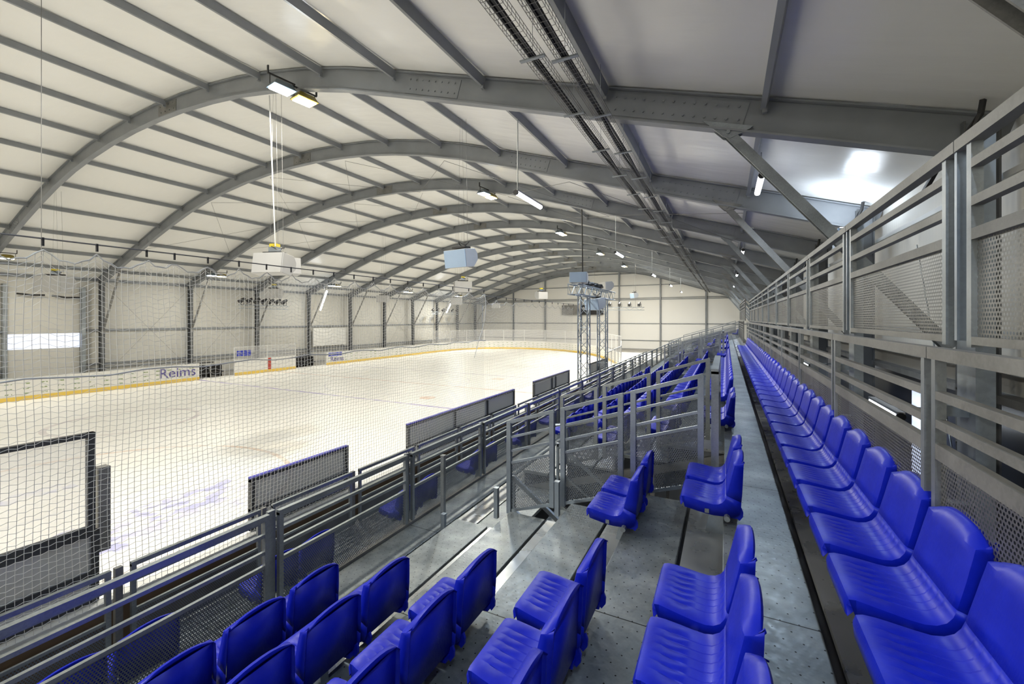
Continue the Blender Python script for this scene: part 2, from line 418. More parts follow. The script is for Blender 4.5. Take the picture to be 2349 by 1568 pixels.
def hcol(x, y, z0, z1, w=.20, d=.34):
    return MB().box(x - d / 2, x - d / 2 + .02, y - w / 2, y + w / 2, z0, z1).box(x + d / 2 - .02, x + d / 2, y - w / 2, y + w / 2, z0, z1).box(x - d / 2 + .02, x + d / 2 - .02, y - .01, y + .01, z0, z1)
colL = colR = None
for k, y in enumerate([-2.5] + ARCH):
    if k > 0:
        c = tag(hcol(-35.3, y, ICE, 2.45).build('wall_column', 'dark'), '%s dark steel column along the left wall, under a roof arch' % nth(k), 'column', 'columns of the left wall')
        b = MB().bar((-35.1, y, -.75), (-32.9, y, 2.9), .08, .1).box(-35.13, -35.07, y - .1, y + .1, -.95, -.7)
        tag(b.build('knee_brace', 'galv_dull'), '%s slanting knee brace from left wall column up to its arch' % nth(k), 'brace', 'knee braces of the left wall')
    mb = hcol(2.86, y, ICE, 2.5, .22, .34)
    for z in [-3 + .35 * i for i in range(14)]:
        for s in (-.07, .07): mb.tube([(2.69, y + s, z), (2.675, y + s, z)], .016, 6)
    if k > 0 or True:
        tag(mb.build('stand_column', 'dark'), '%s dark bolted steel column behind the back guard' % nth(k + 1), 'column', 'columns of the stand wall')
    r = thing('stand_brace', '%s long slanting brace from rafter down behind the back guard' % nth(k + 1), 'brace', group='braces of the stand side')
    m = 'galv' if k % 2 == 0 else 'galv_dull'
    mb = MB(); a, b = Vector((-.02, y, 2.96)), Vector((2.6, y, -.38))
    d = (b - a).normalized(); sd = Vector((0, 1, 0)); u = d.cross(sd)
    for s in (-1, 1): mb.bar(a + sd * s * .055, b + sd * s * .055, .012, .14, up=u)
    mb.bar(a + u * .065, b + u * .065, .11, .012, up=u); mb.build('beam', m, r)
    mb = MB(); mb.prism([(-.33, 3.15), (.37, 2.93), (.33, 2.90), (.06, 2.80), (-.04, 2.84)], y - .07, y - .055, lambda p, q, t: (p, t, q))
    mb.prism([(-.33, 3.15), (.37, 2.93), (.33, 2.90), (.06, 2.80), (-.04, 2.84)], y + .055, y + .07, lambda p, q, t: (p, t, q))
    mb.tube([(.03, y - .1, 2.9), (.03, y + .1, 2.9)], .03, 8); mb.build('gusset_plate', m, r)

PX = [-34.4, -32.5, -30.5, -28.2, -25.9, -23.5, -21.15, -18.8, -16.47, -13.98, -11.51, -9.04, -6.65, -4.33, -1.85, .55]
for bi, (a, b) in enumerate(zip([-2.5] + ARCH, ARCH + [60.4])):
    a_, b_ = a + .09, b - .09
    for pi, x in enumerate(PX):
        z = roofz(x); i = max(j for j in range(len(PROF)) if PROF[j][0] <= x); nx, nz = AN[i]
        c0 = Vector((x + nx * .11, 0, z + nz * .11))
        if not (see(c0.x, b_, c0.z, 400) or see(c0.x, (a_ + b_) / 2, c0.z, 200)): continue
        mb = MB().bar((c0.x, a_, c0.z), (c0.x, b_, c0.z), .075, .17, up=(nx, 0, nz))
        mb.box(c0.x - .03, c0.x + .03, b_ - .06, b_ + .02, c0.z - .14, c0.z - .02)
        tag(mb.build('purlin', 'arch'), 'grey roof purlin, %s from the left eave, in %s' % (nth(pi + 1), 'the nearest bay' if bi == 0 else 'the %s bay from the camera' % nth(bi + 1) if bi < 12 else 'the last bay before the gable'), 'purlin', 'roof purlins')

def rod(pts, label, r=.008, m='cable', name='bracing_rod', grp='thin bracing rods'):
    mb = MB(); mb.tube(pts, r, 5)
    tag(mb.build(name, m), label, 'rod', grp)
def arcz(x): return roofz(x) - .62
for q, (y0, y1, x0, x1) in enumerate([(12.6, 17.4, -23.5, -18.8), (12.6, 17.4, -18.8, -13.98), (12.6, 17.4, -13.98, -9.04), (12.6, 17.4, -9.04, -4.33), (12.6, 17.4, -4.33, .4), (12.6, 17.4, -30, -23.5),
                                      (17.6, 22.4, -28.2, -23.5), (17.6, 22.4, -23.5, -18.8), (17.6, 22.4, -18.8, -13.98), (17.6, 22.4, -9.04, -4.33), (52.6, 57.4, -28.2, -21.15), (52.6, 57.4, -21.15, -13.98)]):
    bay = 'third roof bay' if y0 < 15 else 'fourth roof bay' if y0 < 20 else 'last roof bay'
    rod([(x0, y0, arcz(x0)), (x1, y1, arcz(x1))], 'thin diagonal rod rising away in the %s, %s from the left' % (bay, nth(q % 6 + 1)))
    rod([(x0, y1, arcz(x0)), (x1, y0, arcz(x1))], 'thin diagonal rod falling away in the %s, %s from the left' % (bay, nth(q % 6 + 1)))
for q, (y0, y1) in enumerate([(12.6, 17.4), (17.6, 22.4), (37.6, 42.4), (47.6, 52.4)]):
    for s in (0, 1):
        rod([(-35.25, (y0, y1)[s], -3.6), (-35.25, (y1, y0)[s], 2.2)], '%s arm of the %s rod cross on the left wall' % (('rising', 'falling')[s], nth(q + 1)))

# ------------------------------------------------------------------ left wall door, screens, far wall boards
mb = MB(); y0, y1 = 8.6, 11.6
for i in range(4): mb.box(XL + .06, XL + .1, y0, y1, ICE + .02 + i * .58, ICE + .02 + i * .58 + .57)
mb.box(XL + .06, XL + .1, y0, y1, -.86, 1.55)
d = tag(MB().box(XL, XL + .06, y0, y1, ICE, 1.6).build('door_1', 'wall_y'), 'tall cream sectional loading door in the left wall with a glowing window strip', 'door', kind='structure')
mb.build('panel_leaf', 'wall_y', d)
mb = MB().box(XL + .06, XL + .09, y0, y1, -1.74, -.87); mb.build('window_strip', 'daylight', d)
mb = MB()
for y in (y0 - .2, y1 + .02): mb.box(XL, XL + .35, y, y + .18, ICE, 1.95)
mb.build('door_jamb', 'galv', d)
mb = MB().tube([(XL + .4, y0 + .3, 1.42), (XL + .4, y0 + .9, 1.36), (XL + .4, y0 + 1.4, 1.38)], .05, 8).tube([(XL + .4, y0 + 1.7, 1.36), (XL + .4, y0 + 2.3, 1.28), (XL + .4, y0 + 2.9, 1.3)], .05, 8)
mb.build('spring_shaft', 'gear', d)
mb = MB().box(-35.6, -35.45, 28.1, 32.1, -2.65, -.9); tag(mb.build('banner_board', 'white'), 'blank white board fixed on the left wall between two columns', 'board')
t = thing('wall_panel', 'grey ventilation grille and scoreboard panel high on the far gable wall', 'panel', (-19, 60.1, 0))
MB().box(-2.8, -.3, -.06, .1, .6, 2.0).build('vent_grille', 'galv_dull', t)
MB().box(0.2, 3.4, -.06, .1, .6, 2.0).build('scoreboard', 'gear', t)
def text(body, size, mname, parent, loc, rot, name='lettering', ext=.005, sx=1.):
    cu = bpy.data.curves.new(name, 'FONT'); cu.body = body; cu.size = size; cu.extrude = ext; cu.align_x = 'LEFT'
    tmp = bpy.data.objects.new('tmp', cu); C.objects.link(tmp); bpy.context.view_layer.update()
    me = bpy.data.meshes.new_from_object(tmp.evaluated_get(bpy.context.evaluated_depsgraph_get()))
    bpy.data.objects.remove(tmp); me.materials.clear(); me.materials.append(M[mname])
    o = bpy.data.objects.new(name, me); C.objects.link(o); o.parent = parent; o.location = loc; o.rotation_euler = rot; o.scale = (sx, 1, 1); return o
text('BEB', .62, 'scrtext', t, (.35, -.09, 1.3), (math.radians(90), 0, 0))

# ------------------------------------------------------------------ rink boards
def board(pts, label, mname='board', z0=ICE, z1=-3.02, th=.1, kick=True, glass_z=None, posts=1.6, red=None, flip=1, cap='white'):
    """a run of dasher boards along pts; the ice lies on the side of the normal"""
    r = thing('rink_board', label, 'rink board', group='rink boards')
    mb = MB(); mk = MB(); mc = MB(); mg = MB(); mp = MB(); u = 0
    for (ax, ay), (bx, by) in zip(pts, pts[1:]):
        L = math.hypot(bx - ax, by - ay); tx, ty = (bx - ax) / L, (by - ay) / L; nx, ny = ty * flip, -tx * flip
        f = lambda x, y, o, z: (x + nx * o, y + ny * o, z)
        mb.quad(f(ax, ay, 0, z0), f(bx, by, 0, z0), f(bx, by, 0, z1), f(ax, ay, 0, z1), [(u, 0), (u + L, 0), (u + L, z1 - z0), (u, z1 - z0)])
        mb.quad(f(ax, ay, -th, z0), f(bx, by, -th, z0), f(bx, by, -th, z1), f(ax, ay, -th, z1))
        mb.quad(f(ax, ay, 0, z0), f(ax, ay, 0, z1), f(ax, ay, -th, z1), f(ax, ay, -th, z0))
        mb.quad(f(bx, by, 0, z0), f(bx, by, 0, z1), f(bx, by, -th, z1), f(bx, by, -th, z0))
        mk.bar(f(ax, ay, .012, z0 + .11), f(bx, by, .012, z0 + .11), .024, .2)
        mc.bar(f(ax, ay, -th / 2, z1 + .02), f(bx, by, -th / 2, z1 + .02), th + .03, .04)
        if glass_z:
            mg.bar(f(ax, ay, -th / 2, (z1 + glass_z) / 2 + .02), f(bx, by, -th / 2, (z1 + glass_z) / 2 + .02), .012, glass_z - z1 - .04)
            n = max(1, round(L / posts))
            for i in range(n + 1):
                x, y = ax + (bx - ax) * i / n, ay + (by - ay) * i / n
                mp.bar(f(x, y, -th / 2, z1), f(x, y, -th / 2, glass_z), .05, .05)
            mp.bar(f(ax, ay, -th / 2, glass_z), f(bx, by, -th / 2, glass_z), .04, .04)
        u += L
    mb.build('panel', mname, r)
    if kick: mk.build('kickplate', 'kick', r)
    mc.build('cap_rail', cap, r)
    if glass_z: mg.build('glass', 'glass', r); mp.build('glass_frame', 'white', r)
    return r
XB = -31.6
b1 = board([(XB, -10), (XB, 16.2)], 'long white board with small green adverts and violet lettering, by the loading door')
rot = (math.radians(90), 0, math.radians(90))
text('Reims', .85, 'purple', b1, (XB + .03, 13.9, -3.72), rot)
b2 = board([(XB, 18.5), (XB, 23.4)], 'white bench board with glass above, a red stripe and a blue logo', 'board_plain', glass_z=-2.05, posts=2.3)
MB().box(XB - .06, XB + .02, 20.98, 21.24, ICE, -3.0).build('red_stripe', 'red', b2)
def logo(p, x, y, z, w, h):
    mb = MB()
    for i in range(4):
        for j in range(3): mb.box(x - .005, x + .012, y + w * i / 4 + .02, y + w * (i + 1) / 4 - .02, z + h * j / 3 + .015, z + h * (j + 1) / 3 - .015)
    mb.build('logo', 'logo', p)
logo(b2, XB - .02, 18.65, -2.72, 1.05, .42)
curve = [(XB, 26.4), (XB, 30), (XB, 34), (XB, 38), (-31.8, 42), (-31.6, 45.4), (-30.9, 48.2), (-29.5, 50.4), (-27.3, 51.9), (-24.5, 52.6), (-21.4, 52.4), (-18.2, 51.2), (-15.3, 49.1), (-12.8, 46.2), (-10.7, 42.8), (-9.0, 39.0), (-8.1, 37.0)]
b3 = board(curve[:5], 'white board along the far side with blue logo and lettering past the bench')
logo(b3, XB, 26.6, -3.35, 1.5, .36); text('Reims', .6, 'purple', b3, (XB + .03, 26.8, -3.8), rot)
b4 = board(curve[4:], 'curved white end board with tall clear glass round the far goal', glass_z=-1.5, posts=2.4)
MB().box(-31.83, -31.72, 43.9, 44.06, ICE, -3.0).build('red_stripe', 'red', b4)
board([(-8.1, 37.0), (-6.6, 30), (-6.05, 24)], 'white board curving back toward the stand at the far corner', glass_z=-1.9)
# clutter behind the gaps in the far boards
for q, (y, l) in enumerate([(17.3, 'dark bench and gear in the gap left of the glazed bench board'), (25, 'dark bench and gear in the gap right of the glazed bench board')]):
    mb = MB()
    for i in range(4): mb.box(XB - 2.2 + .4 * i, XB - 2.0 + .4 * i, y - .9, y + .9, -3.2 - .2 * i, -3.14 - .2 * i)
    for s in (-.8, 0, .8): mb.box(XB - 2.2, XB - .9, y + s - .03, y + s + .03, ICE, -3.2 - .1).box(XB - .95, XB - .9, y + s - .03, y + s + .03, ICE, -3.8)
    mb.build('b', 'gear').name = 'players_bench'
    o = C.objects['players_bench'] if q == 0 else [o for o in C.objects if o.name.startswith('players_bench')][-1]
    tag(o, l, 'bench', 'benches behind the far boards')

# near side boards (seen over the lower guard)
NB = board([(-6.0, -1.5), (-6.0, 24)], 'long white near board with brown plywood back below the stand', 'board_plain', z1=-3.05, flip=-1, kick=False)
MB().box(-5.895, -5.87, -1.5, 24, ICE, -3.1).build('plywood_back', 'wood', NB)
MB().box(-5.93, -5.865, -1.5, 24, -3.17, -3.11).build('top_batten', 'wood', NB)
def framed(y0, y1, z0, z1, label, mids=(), edge=None, glassm='glass_grey', low=None):
    r = thing('glass_screen', label, 'screen', (-6.02, 0, 0), group='framed screens on the near boards')
    mb = MB()
    if z1 - .03 > z0: mb.box(-.03, .03, y0, y1, z1 - .05, z1).box(-.03, .03, y0, y1, z0, z0 + .05)
    for y in (y0, y1 - .06) + tuple(mids): mb.box(-.035, .035, y, y + .06, z0, z1)
    if low: mb.box(-.03, .03, y0, y1, low, low + .05)
    mb.build('frame', 'frame', r)
    MB().box(-.01, .01, y0 + .05, y1 - .05, z0 + .05, z1 - .05).build('pane', glassm, r)
    if edge: MB().box(-.035, .035, y0, y1, z1, z1 + .02).build('blue_edge', edge, r)
    return r
framed(-.6, 2.07, -2.24, -1.2, 'largest clear glass screen with charcoal frame at the left picture edge', glassm='glass')
framed(-.6, 2.1, -3.0, -2.25, 'grey lower screen with charcoal frame beneath the tall clear one', low=-2.72)
MB().box(-6.12, -6.0, 2.1, 2.2, -2.5, -1.6).build('x', 'galv_dull').name = 'screen_post'
tag(C.objects['screen_post'], 'short grey steel post bolted to the edge of the tall clear screen', 'post')
framed(3.73, 5.47, -3.0, -2.26, 'single grey screen with bright blue top edge, nearest of the separate ones', edge='blueedge', low=-2.74)
framed(7.06, 12.14, -3.0, -2.24, 'long three-pane grey screen with blue top edge', mids=(8.8, 10.4), edge='blueedge', low=-2.74)
framed(13.68, 17.45, -3.0, -2.2, 'farther two-pane grey screen above the near boards', mids=(15.4, 15.8), edge='blueedge', low=-2.74)
framed(20.5, 24, -3.0, -2.2, 'farthest pale screen past the lighting towers', mids=(22,), low=-2.74)

# ------------------------------------------------------------------ protective net
def net(name, x, y0, y1, ztop, zbot, cell, r, label, sag=None, zig=.28, hooks=()):
    """hexagonal knotted net hung from hooks: two families of cords"""
    ro = thing(name, label, 'net')
    mb = MB(); ny = int((y1 - y0) / cell); nz = int((ztop - zbot) / cell)
    hk = list(hooks)
    def top(y):
        for a, b in zip(hk, hk[1:]):
            if a <= y <= b: t = (y - a) / (b - a); return (1 - (2 * t - 1) ** 2) * min(.13, .28 * (b - a))
        return 0
    def P(i, j):
        y = y0 + i * cell; t = j / nz; dz = -top(y) * (1 - t) ** 3
        wx = .03 * math.sin(y * 1.7 + t * 3) + .02 * math.sin(y * 4.1 - t * 5)
        return Vector((x + wx, y + .012 * math.sin(t * 9 + y * 2), ztop - (ztop - zbot) * t + dz))
    G_ = [[P(i, j) for j in range(nz + 1)] for i in range(ny + 1)]
    z = cell * zig
    for i in range(ny + 1):
        for j in range(nz + 1):
            s = z / 2 if (i + j) % 2 else -z / 2
            G_[i][j] = G_[i][j] + Vector((0, 0, s))
    def seg(a, b):
        k = len(mb.v); d = (b - a)
        if abs(d.z) > abs(d.y): o = (Vector((0, r, 0)), Vector((r, -r * .5, 0)), Vector((-r, -r * .5, 0)))
        else: o = (Vector((0, 0, r)), Vector((r, 0, -r * .5)), Vector((-r, 0, -r * .5)))
        for p in (a, b):
            for q in o: mb.v.append(tuple(p + q))
        mb.f += [(k, k + 1, k + 4, k + 3), (k + 1, k + 2, k + 5, k + 4), (k + 2, k, k + 3, k + 5)]
    for i in range(ny + 1):
        for j in range(nz):
            seg(G_[i][j], G_[i][j + 1])
    for i in range(ny):
        for j in range(nz + 1): seg(G_[i][j], G_[i + 1][j])
    o = mb.build('mesh_netting', 'cord', ro); o['kind'] = 'stuff'
    mt = MB().tube([(x + .01, y0 + i * cell, G_[i][0].z) for i in range(ny + 1)], .007, 5); mt.build('top_rope', 'cord', ro)
    if hk:
        mc = MB().tube([(x, y0, ztop + .1), (x, y1, ztop + .1)], .008, 5); mc.build('carrier_wire', 'cable', ro)
        for h in hk:
            if y0 <= h <= y1: MB().tube([(x, h, ztop + .11), (x, h, ztop + .03)], .012, 6).build('hook', 'gear', ro)
    return ro
NZ = .66
hooks = [.3, .75, 1.2, 1.62, 2.01, 2.43, 2.7, 3.06, 3.44, 3.82, 4.2, 4.58, 4.97, 5.4, 5.85, 6.3, 6.8, 7.3, 7.85, 8.4, 9.1, 9.85]
nt = net('safety_net', -5.78, .3, 9.9, NZ, -2.95, .055, .0026, 'large white knotted safety net hanging between the stand and the ice, nearer part', hooks=hooks)
MB().tube([(-5.76, .3 + .3 * i, -.57 + .02 * math.sin(i * 1.9)) for i in range(33)], .009, 6).build('seam_rope', 'cord', nt)
MB().tube([(-5.78, 9.9, NZ), (-5.76, 9.92, .4), (-5.78, 9.9, 0), (-5.8, 9.8, -.3), (-5.8, 9.6, -.6), (-5.8, 9.4, -1)], .009, 6).build('gathered_edge', 'cord', nt)
hk2 = [9.95 + .62 * i for i in range(13)]
net('safety_net', -5.8, 9.95, 17.4, .52, -2.2, .09, .0022, 'finer looking far stretch of the safety net ending at the lighting towers', hooks=hk2)

# ------------------------------------------------------------------ stand treads
H = .25; W = .775
def TZ(k): return -1.59 - H * (k - 1)
def TN(k): return -.02 - W * (k - 1)
def TG(k): return TN(k) + .455
BL = [('near', -1.6, 4.63), ('second', 6.65, 19.6), ('third', 21.65, 34.5), ('farthest', 36.5, 47)]
rown = {1: 'top', 2: 'second', 3: 'third', 4: 'fourth', 5: 'fifth', 6: 'lowest'}
for k in range(1, 7):
    segs = BL if 2 <= k <= 5 else [('whole', -1.6, 47)]
    for bn, y0, y1 in segs:
        mb = MB().box(TN(k), TG(k), y0, y1, TZ(k) - .05, TZ(k))
        lab = 'perforated grey steel walkway running the full length of the %s row' % rown[k] if bn == 'whole' else 'perforated grey steel tread of the %s row in the %s seating block' % (rown[k], bn)
        t = tag(mb.build('tread_board', 'tread', bevel=.006), lab, 'tread', 'tread boards of the stand')
        xn = TN(k - 1) if k > 1 else .76
        mb = MB().box(TG(k) + (.05 if k == 1 else .03), xn + .02, y0, y1, TZ(k) - .04, TZ(k) - .004)
        mb.build('seat_plate', 'plate', t)
        if k < 6: MB().box(xn + .02, xn + .032, y0, y1, TZ(k) - .004, TZ(k) + H - (.05 if k > 1 else 0)).build('riser', 'plate' if k == 1 else 'galv_dull', t)
        else:
            for _, ya, yc in BL: MB().box(xn + .02, xn + .032, ya, yc, TZ(k) - .004, TZ(k) + H - .05).build('riser', 'galv_dull', t)
        MB().box(TG(k) - .01, TG(k) + (.1 if k == 1 else .04), y0, y1, TZ(k) - .09, TZ(k) - .06).build('gap_channel', 'gear', t)
mb = MB().box(.79, 1.12, -1.6, 47, -1.39, -1.34)
tag(mb.build('top_ledge', 'galv_dull'), 'narrow steel ledge behind the topmost seats under the back guard', 'ledge')
# support frames under the near and second blocks (seen through gaps)
for q, y in enumerate((-1.4, .6, 2.62, 4.5, 6.75, 8.7)):
    mb = MB().bar((.7, y, -1.75), (-3.9, y, -3.2), .06, .12)
    for x in (.6, -1.0, -2.5, -3.8): mb.bar((x, y, ICE), (x, y, -1.75 + (x - .7) * .315), .06)
    tag(mb.build('raking_truss', 'galv_dull'), '%s raking steel support frame beneath the treads' % nth(q + 1), 'frame', 'support frames beneath the stand')
for q, y0 in enumerate((4.63, 19.6)):
    tag(MB().box(-3.075, -2.5, y0 + .02, y0 + 2.0, TZ(6) - .05, TZ(6) - .002).build('stair_landing', 'tread'), 'worn steel landing at the head of the %s stair opening' % ('nearest', 'second')[q], 'landing')
# lower terrace in front
Z7 = -3.34
mb = MB().box(-5.5, -3.9, -1.6, 36, Z7 - .05, Z7)
t = tag(mb.build('lower_terrace', 'tread'), 'lower steel terrace in front of the stand beside the near boards', 'terrace')
mb = MB().box(-3.96, -3.93, -1.6, 47, Z7, TZ(6) - .05).box(-3.97, -3.9, -1.6, 47, TZ(6) - .06, TZ(6) + .03); mb.build('kerb', 'galv_dull', t)

# ------------------------------------------------------------------ seats
def seat_mesh():
    prof = [(.000, -.075, .205), (-.004, -.028, .208), (.006, -.004, .210), (.03, .001, .214), (.07, -.002, .220), (.13, -.010, .225), (.19, -.018, .228), (.235, -.021, .229), (.270, -.014, .230), (.298, .004, .230), (.316, .030, .230), (.327, .062, .229),
            (.340, .115, .228), (.353, .17, .226), (.365, .225, .223), (.375, .268, .220), (.381, .296, .218), (.400, .326, .216), (.420, .346, .214), (.437, .350, .213), (.443, .336, .213)]
    gs = (-.62, -.37, -.125, .125, .37, .62)
    cs = [-1, -.9]
    for gy in gs: cs += [gy - .03, gy - .010, gy + .010, gy + .03]
    cs += [.9, 1]
    rows = []
    for i, (x, z, hw) in enumerate(prof):
        a = prof[max(i - 1, 0)]; b = prof[min(i + 1, len(prof) - 1)]; tx, tz = b[0] - a[0], b[1] - a[1]; L = math.hypot(tx, tz)
        nx, nz = -tz / L, tx / L                              # towards the sitter
        sk = .082 if i < 8 else .088 if i < 13 else .088 - (i - 12) * .0085
        sk = max(sk, .004)
        if i < 3: sk = (.0, .035, .065)[i]
        hw *= .925
        if i >= 8:
            fx, fz = {8: (.372, -.092), 9: (.412, -.065), 10: (.424, -.03), 11: (.427, .03)}.get(i, (.427 + .016 * z / .33, z - .012))
            fx = max(fx, x + .006)
        else: fx, fz = x - nx * sk, z - nz * sk
        row = [(fx, -hw - .003, fz)]
        for c in cs:
            o = 0
            if abs(c) == 1: o = -.004
            for gy in gs:
                if abs(c - gy) < .015 and 5 <= i <= 10: o = (-.005, -.006, -.006, -.006, -.005, -.0025)[i - 5]
            X_, Z_ = x + nx * o, z + nz * o
            if i > 16:                                          # chamfered crown that dies out toward the corners
                f = 1 - .92 * abs(c) ** 2.4; X_ = .381 + (X_ - .381) * (f + (1 - f) * .8); Z_ = .296 + (Z_ - .296) * f
            row.append((X_, c * hw, Z_))
        row.append((fx, hw + .003, min(fz, .292) if i > 15 else fz))
        rows.append(row)
    def part(r0, r1):
        mb = MB(); n = len(rows[0])
        for q in rows[r0:r1]: mb.v += q
        for i in range(r1 - r0 - 1):
            for j in range(n - 1): k = i * n + j; mb.f.append((k, k + 1, k + n + 1, k + n))
        return mb
    bk = part(11, 21)
    for (xa, za), (xb, zb) in (((.420, .302), (.405, -.05)),):   # flat rear face between the flanges
        bk.quad((xa, -.2, za), (xa, .2, za), (xb, .2, zb), (xb, -.2, zb))
    return part(0, 12), bk
r = thing('stadium_seat', '', 'seat')
pan, back = seat_mesh()
for mb, nm in ((pan, 'seat_pan'), (back, 'backrest')):
    o = mb.build(nm, 'seat', r, smooth=True)
    o.data.set_sharp_from_angle(angle=math.radians(32))
    sd_ = o.modifiers.new('shell', 'SOLIDIFY'); sd_.thickness = .006; sd_.offset = -1
for sgn in (-1, 1):
    mb = MB()
    mb.prism([(.36, -.06), (.40, -.045), (.428, -.02), (.44, -.05), (.438, -.085), (.415, -.118), (.40, -.105), (.37, -.11)], sgn * .19 - .008, sgn * .19 + .008, lambda u, v, t: (u, t, v))
    mb.prism([(.31, -.095), (.41, -.075), (.41, -.1), (.31, -.115)], sgn * .17 - .03, sgn * .17 + .02, lambda u, v, t: (u, t, v))
    mb.build('mounting_clip', 'seat', r)
remember(r); seat0 = r; seat_used = [False]
def put_seat(x, y, z, label, group):
    if not (see(x + .2, y, z + .2, 90) or see(x, y, z, 60)): return
    if not seat_used[0]: seat0.location = (x, y, z); seat0['label'] = label; seat0['group'] = group; seat_used[0] = True
    else: dup(seat0, (x, y, z), label, group)
def seat_rail(k, y0, y1, label, x=None, zp=None, zf=None):
    """carrier tube with tapered pedestals standing on the seat plate"""
    x = TN(k) + .32 + .19 if x is None else x; zp = -1.16 - H * (k - 1) if zp is None else zp; zf = TZ(k) - .004 if zf is None else zf
    xx = FX(k) + .33 if k else x
    if not (see(xx, y1, zp, 150) or see(xx, y0, zp, 150)): return
    r = thing('seat_rail', label, 'rail', (xx, 0, 0), group='seat carrier rails')
    MB().tube([(0, y0 - .02, zp - .095), (0, y1 + .02, zp - .095)], .022, 8).build('tube', 'galv', r)
    MB().bar((-.14, y0 + .02, zp - .075), (-.14, y1 - .02, zp - .075), .03, .03).build('front_bar', 'galv', r)
    n = max(1, round((y1 - y0) / 1.0))
    for i in range(n):
        y = y0 + (y1 - y0) * (i + .5) / n; mb = MB(); k0 = len(mb.v)
        zt = zp - .09
        for yy in (y - .03, y + .03):
            mb.v += [(-.17, yy, zf), (.03, yy, zf), (.01, yy, zt), (-.10, yy, zt)]
        mb.f += [(3, 2, 1, 0), (4, 5, 6, 7), (0, 1, 5, 4), (1, 2, 6, 5), (2, 3, 7, 6), (3, 0, 4, 7)]
        mb.build('pedestal', 'galv_bright', r)
def FX(k): return .452 - W * (k - 1)
P = .4955; PC = P / 2
# top row, one unbroken line
n = 0; y = 2.655 - P * 5 - PC + .0
ys = [2.655 - PC + P * i for i in range(-5, 39)]
vis = [y for y in ys if see(FX(1) + .2, y, -1.0, 90)]
for i, y in enumerate(vis):
    put_seat(FX(1), y, -1.16, 'blue plastic seat, %s from the near end of the unbroken top row' % nth(i + 1), 'seats of the top row')
seat_rail(1, .5, 21.8, 'long carrier rail beneath the seats of the top row')
groups = []
for k in range(2, 7):
    groups.append((k, 2.655, 6, 'near block', 'in the near block'))
    if k in (2, 3): groups.append((k, 4.6, 2, 'pair', 'of the pair just before the near stair opening'))
    if k in (2, 3, 4): groups.append((k, 7.68, 2, 'pair', 'of the pair just past the near stair opening'))
    groups.append((k, 17.6, 18, 'second block', 'in the long second block'))
    groups.append((k, 21.2 if k == 2 else 19.6, 5 if k == 2 else 2, 'far pair', 'just before the second stair opening'))
for k, ye, cnt, gn, phrase in groups:
    zz = -1.16 - H * (k - 1)
    L = [ye - PC - P * i for i in range(cnt)][::-1]
    L = [y for y in L if see(FX(k) + .2, y, zz + .2, 90) or see(FX(k), y, zz, 60)]
    for i, y in enumerate(L):
        put_seat(FX(k), y, zz, 'blue seat, %s in, %s row, %s' % (nth(i + 1), rown[k], phrase), 'seats of the %s row, %s' % (rown[k], gn))
    if L: seat_rail(k, L[0] - PC, L[-1] + PC, 'carrier rail under the %s row seats %s' % (rown[k], phrase))
# seats on the lower terrace, backs to the mesh
for q, ye in enumerate((1.55, 2.1, 3.78, 5.9, 8.0, 10.1, 12.2, 14.3, 16.4)):
    if q == 0: continue
    for j in (1, 0):
        put_seat(-4.78, ye - PC - P * j, Z7 + .43, 'blue seat on the lower terrace, %s one of the %s pair behind perforated guard' % (('farther', 'nearer')[j], nth(q)), 'seats of the lower terrace')
    seat_rail(0, ye - 2 * P, ye, 'short rail carrying the %s seat pair on the lower terrace' % nth(q), x=-4.45, zp=Z7 + .43, zf=Z7)
# far seats beyond the second opening
for q, (k, y0, cnt) in enumerate([(2, 24, 4), (3, 24.5, 5), (4, 24.5, 5), (5, 25, 5), (2, 30, 6), (3, 30, 6), (1, 38.5, 3), (2, 38.5, 3), (3, 39.2, 4), (4, 39.6, 4), (5, 40, 5)]):
    for i in range(cnt):
        put_seat(FX(k), y0 + P * i, -1.16 - H * (k - 1), 'small distant blue seat, %s of the %s far group from its near end' % (nth(i + 1), nth(q + 1)), 'distant seats past the second opening')

# ------------------------------------------------------------------ guards
def guard(name, label, a, b, za, zb, h, fr=(.83, .68, .54), m='galv', perf='perf', post=.05, rails=.032, grp=None, toprail=(.05, .05), meshbar=None, basez=.03, pm=None, over=0):
    """barrier panel from a to b (x, y); foot heights za, zb; posts, top rail, two rails and perforated infill"""
    r = thing(name, label, 'guard rail', group=grp)
    A = Vector((a[0], a[1], 0)); B = Vector((b[0], b[1], 0)); d = (B - A); L = d.length; d.normalize(); s = d.cross(Vector((0, 0, 1)))
    def pt(t, f): return A.lerp(B, t) + Vector((0, 0, (za + (zb - za) * t) + f * h))
    e = post / 2 / L
    for t in (e, 1 - e): MB().bar(pt(t, 0), pt(t, 1), post, post, up=s).build('post', pm or m, r)
    tw, th = toprail
    MB().bar(pt(-over / L, 1), pt(1 + over / L, 1), tw, th).build('top_rail', m, r)
    for f in fr[:-1]: MB().bar(pt(2 * e, f), pt(1 - 2 * e, f), rails, rails).build('rail', m, r)
    mbh = meshbar or rails * 1.1
    MB().bar(pt(2 * e, fr[-1]), pt(1 - 2 * e, fr[-1]), rails, mbh).build('infill_top_bar', m, r)
    MB().bar(pt(2 * e, 0) + Vector((0, 0, basez)), pt(1 - 2 * e, 0) + Vector((0, 0, basez)), rails, .035).build('infill_bottom_bar', m, r)
    p = [pt(2 * e, 0) + Vector((0, 0, basez)), pt(1 - 2 * e, 0) + Vector((0, 0, basez)), pt(1 - 2 * e, fr[-1]), pt(2 * e, fr[-1])]
    mb = MB(); hL = L * (1 - 4 * e); mb.quad(*p, uv=[(0, p[0].z), (hL, p[1].z), (hL, p[2].z), (0, p[3].z)])
    mb.build('perforated_infill', perf, r)
    return r
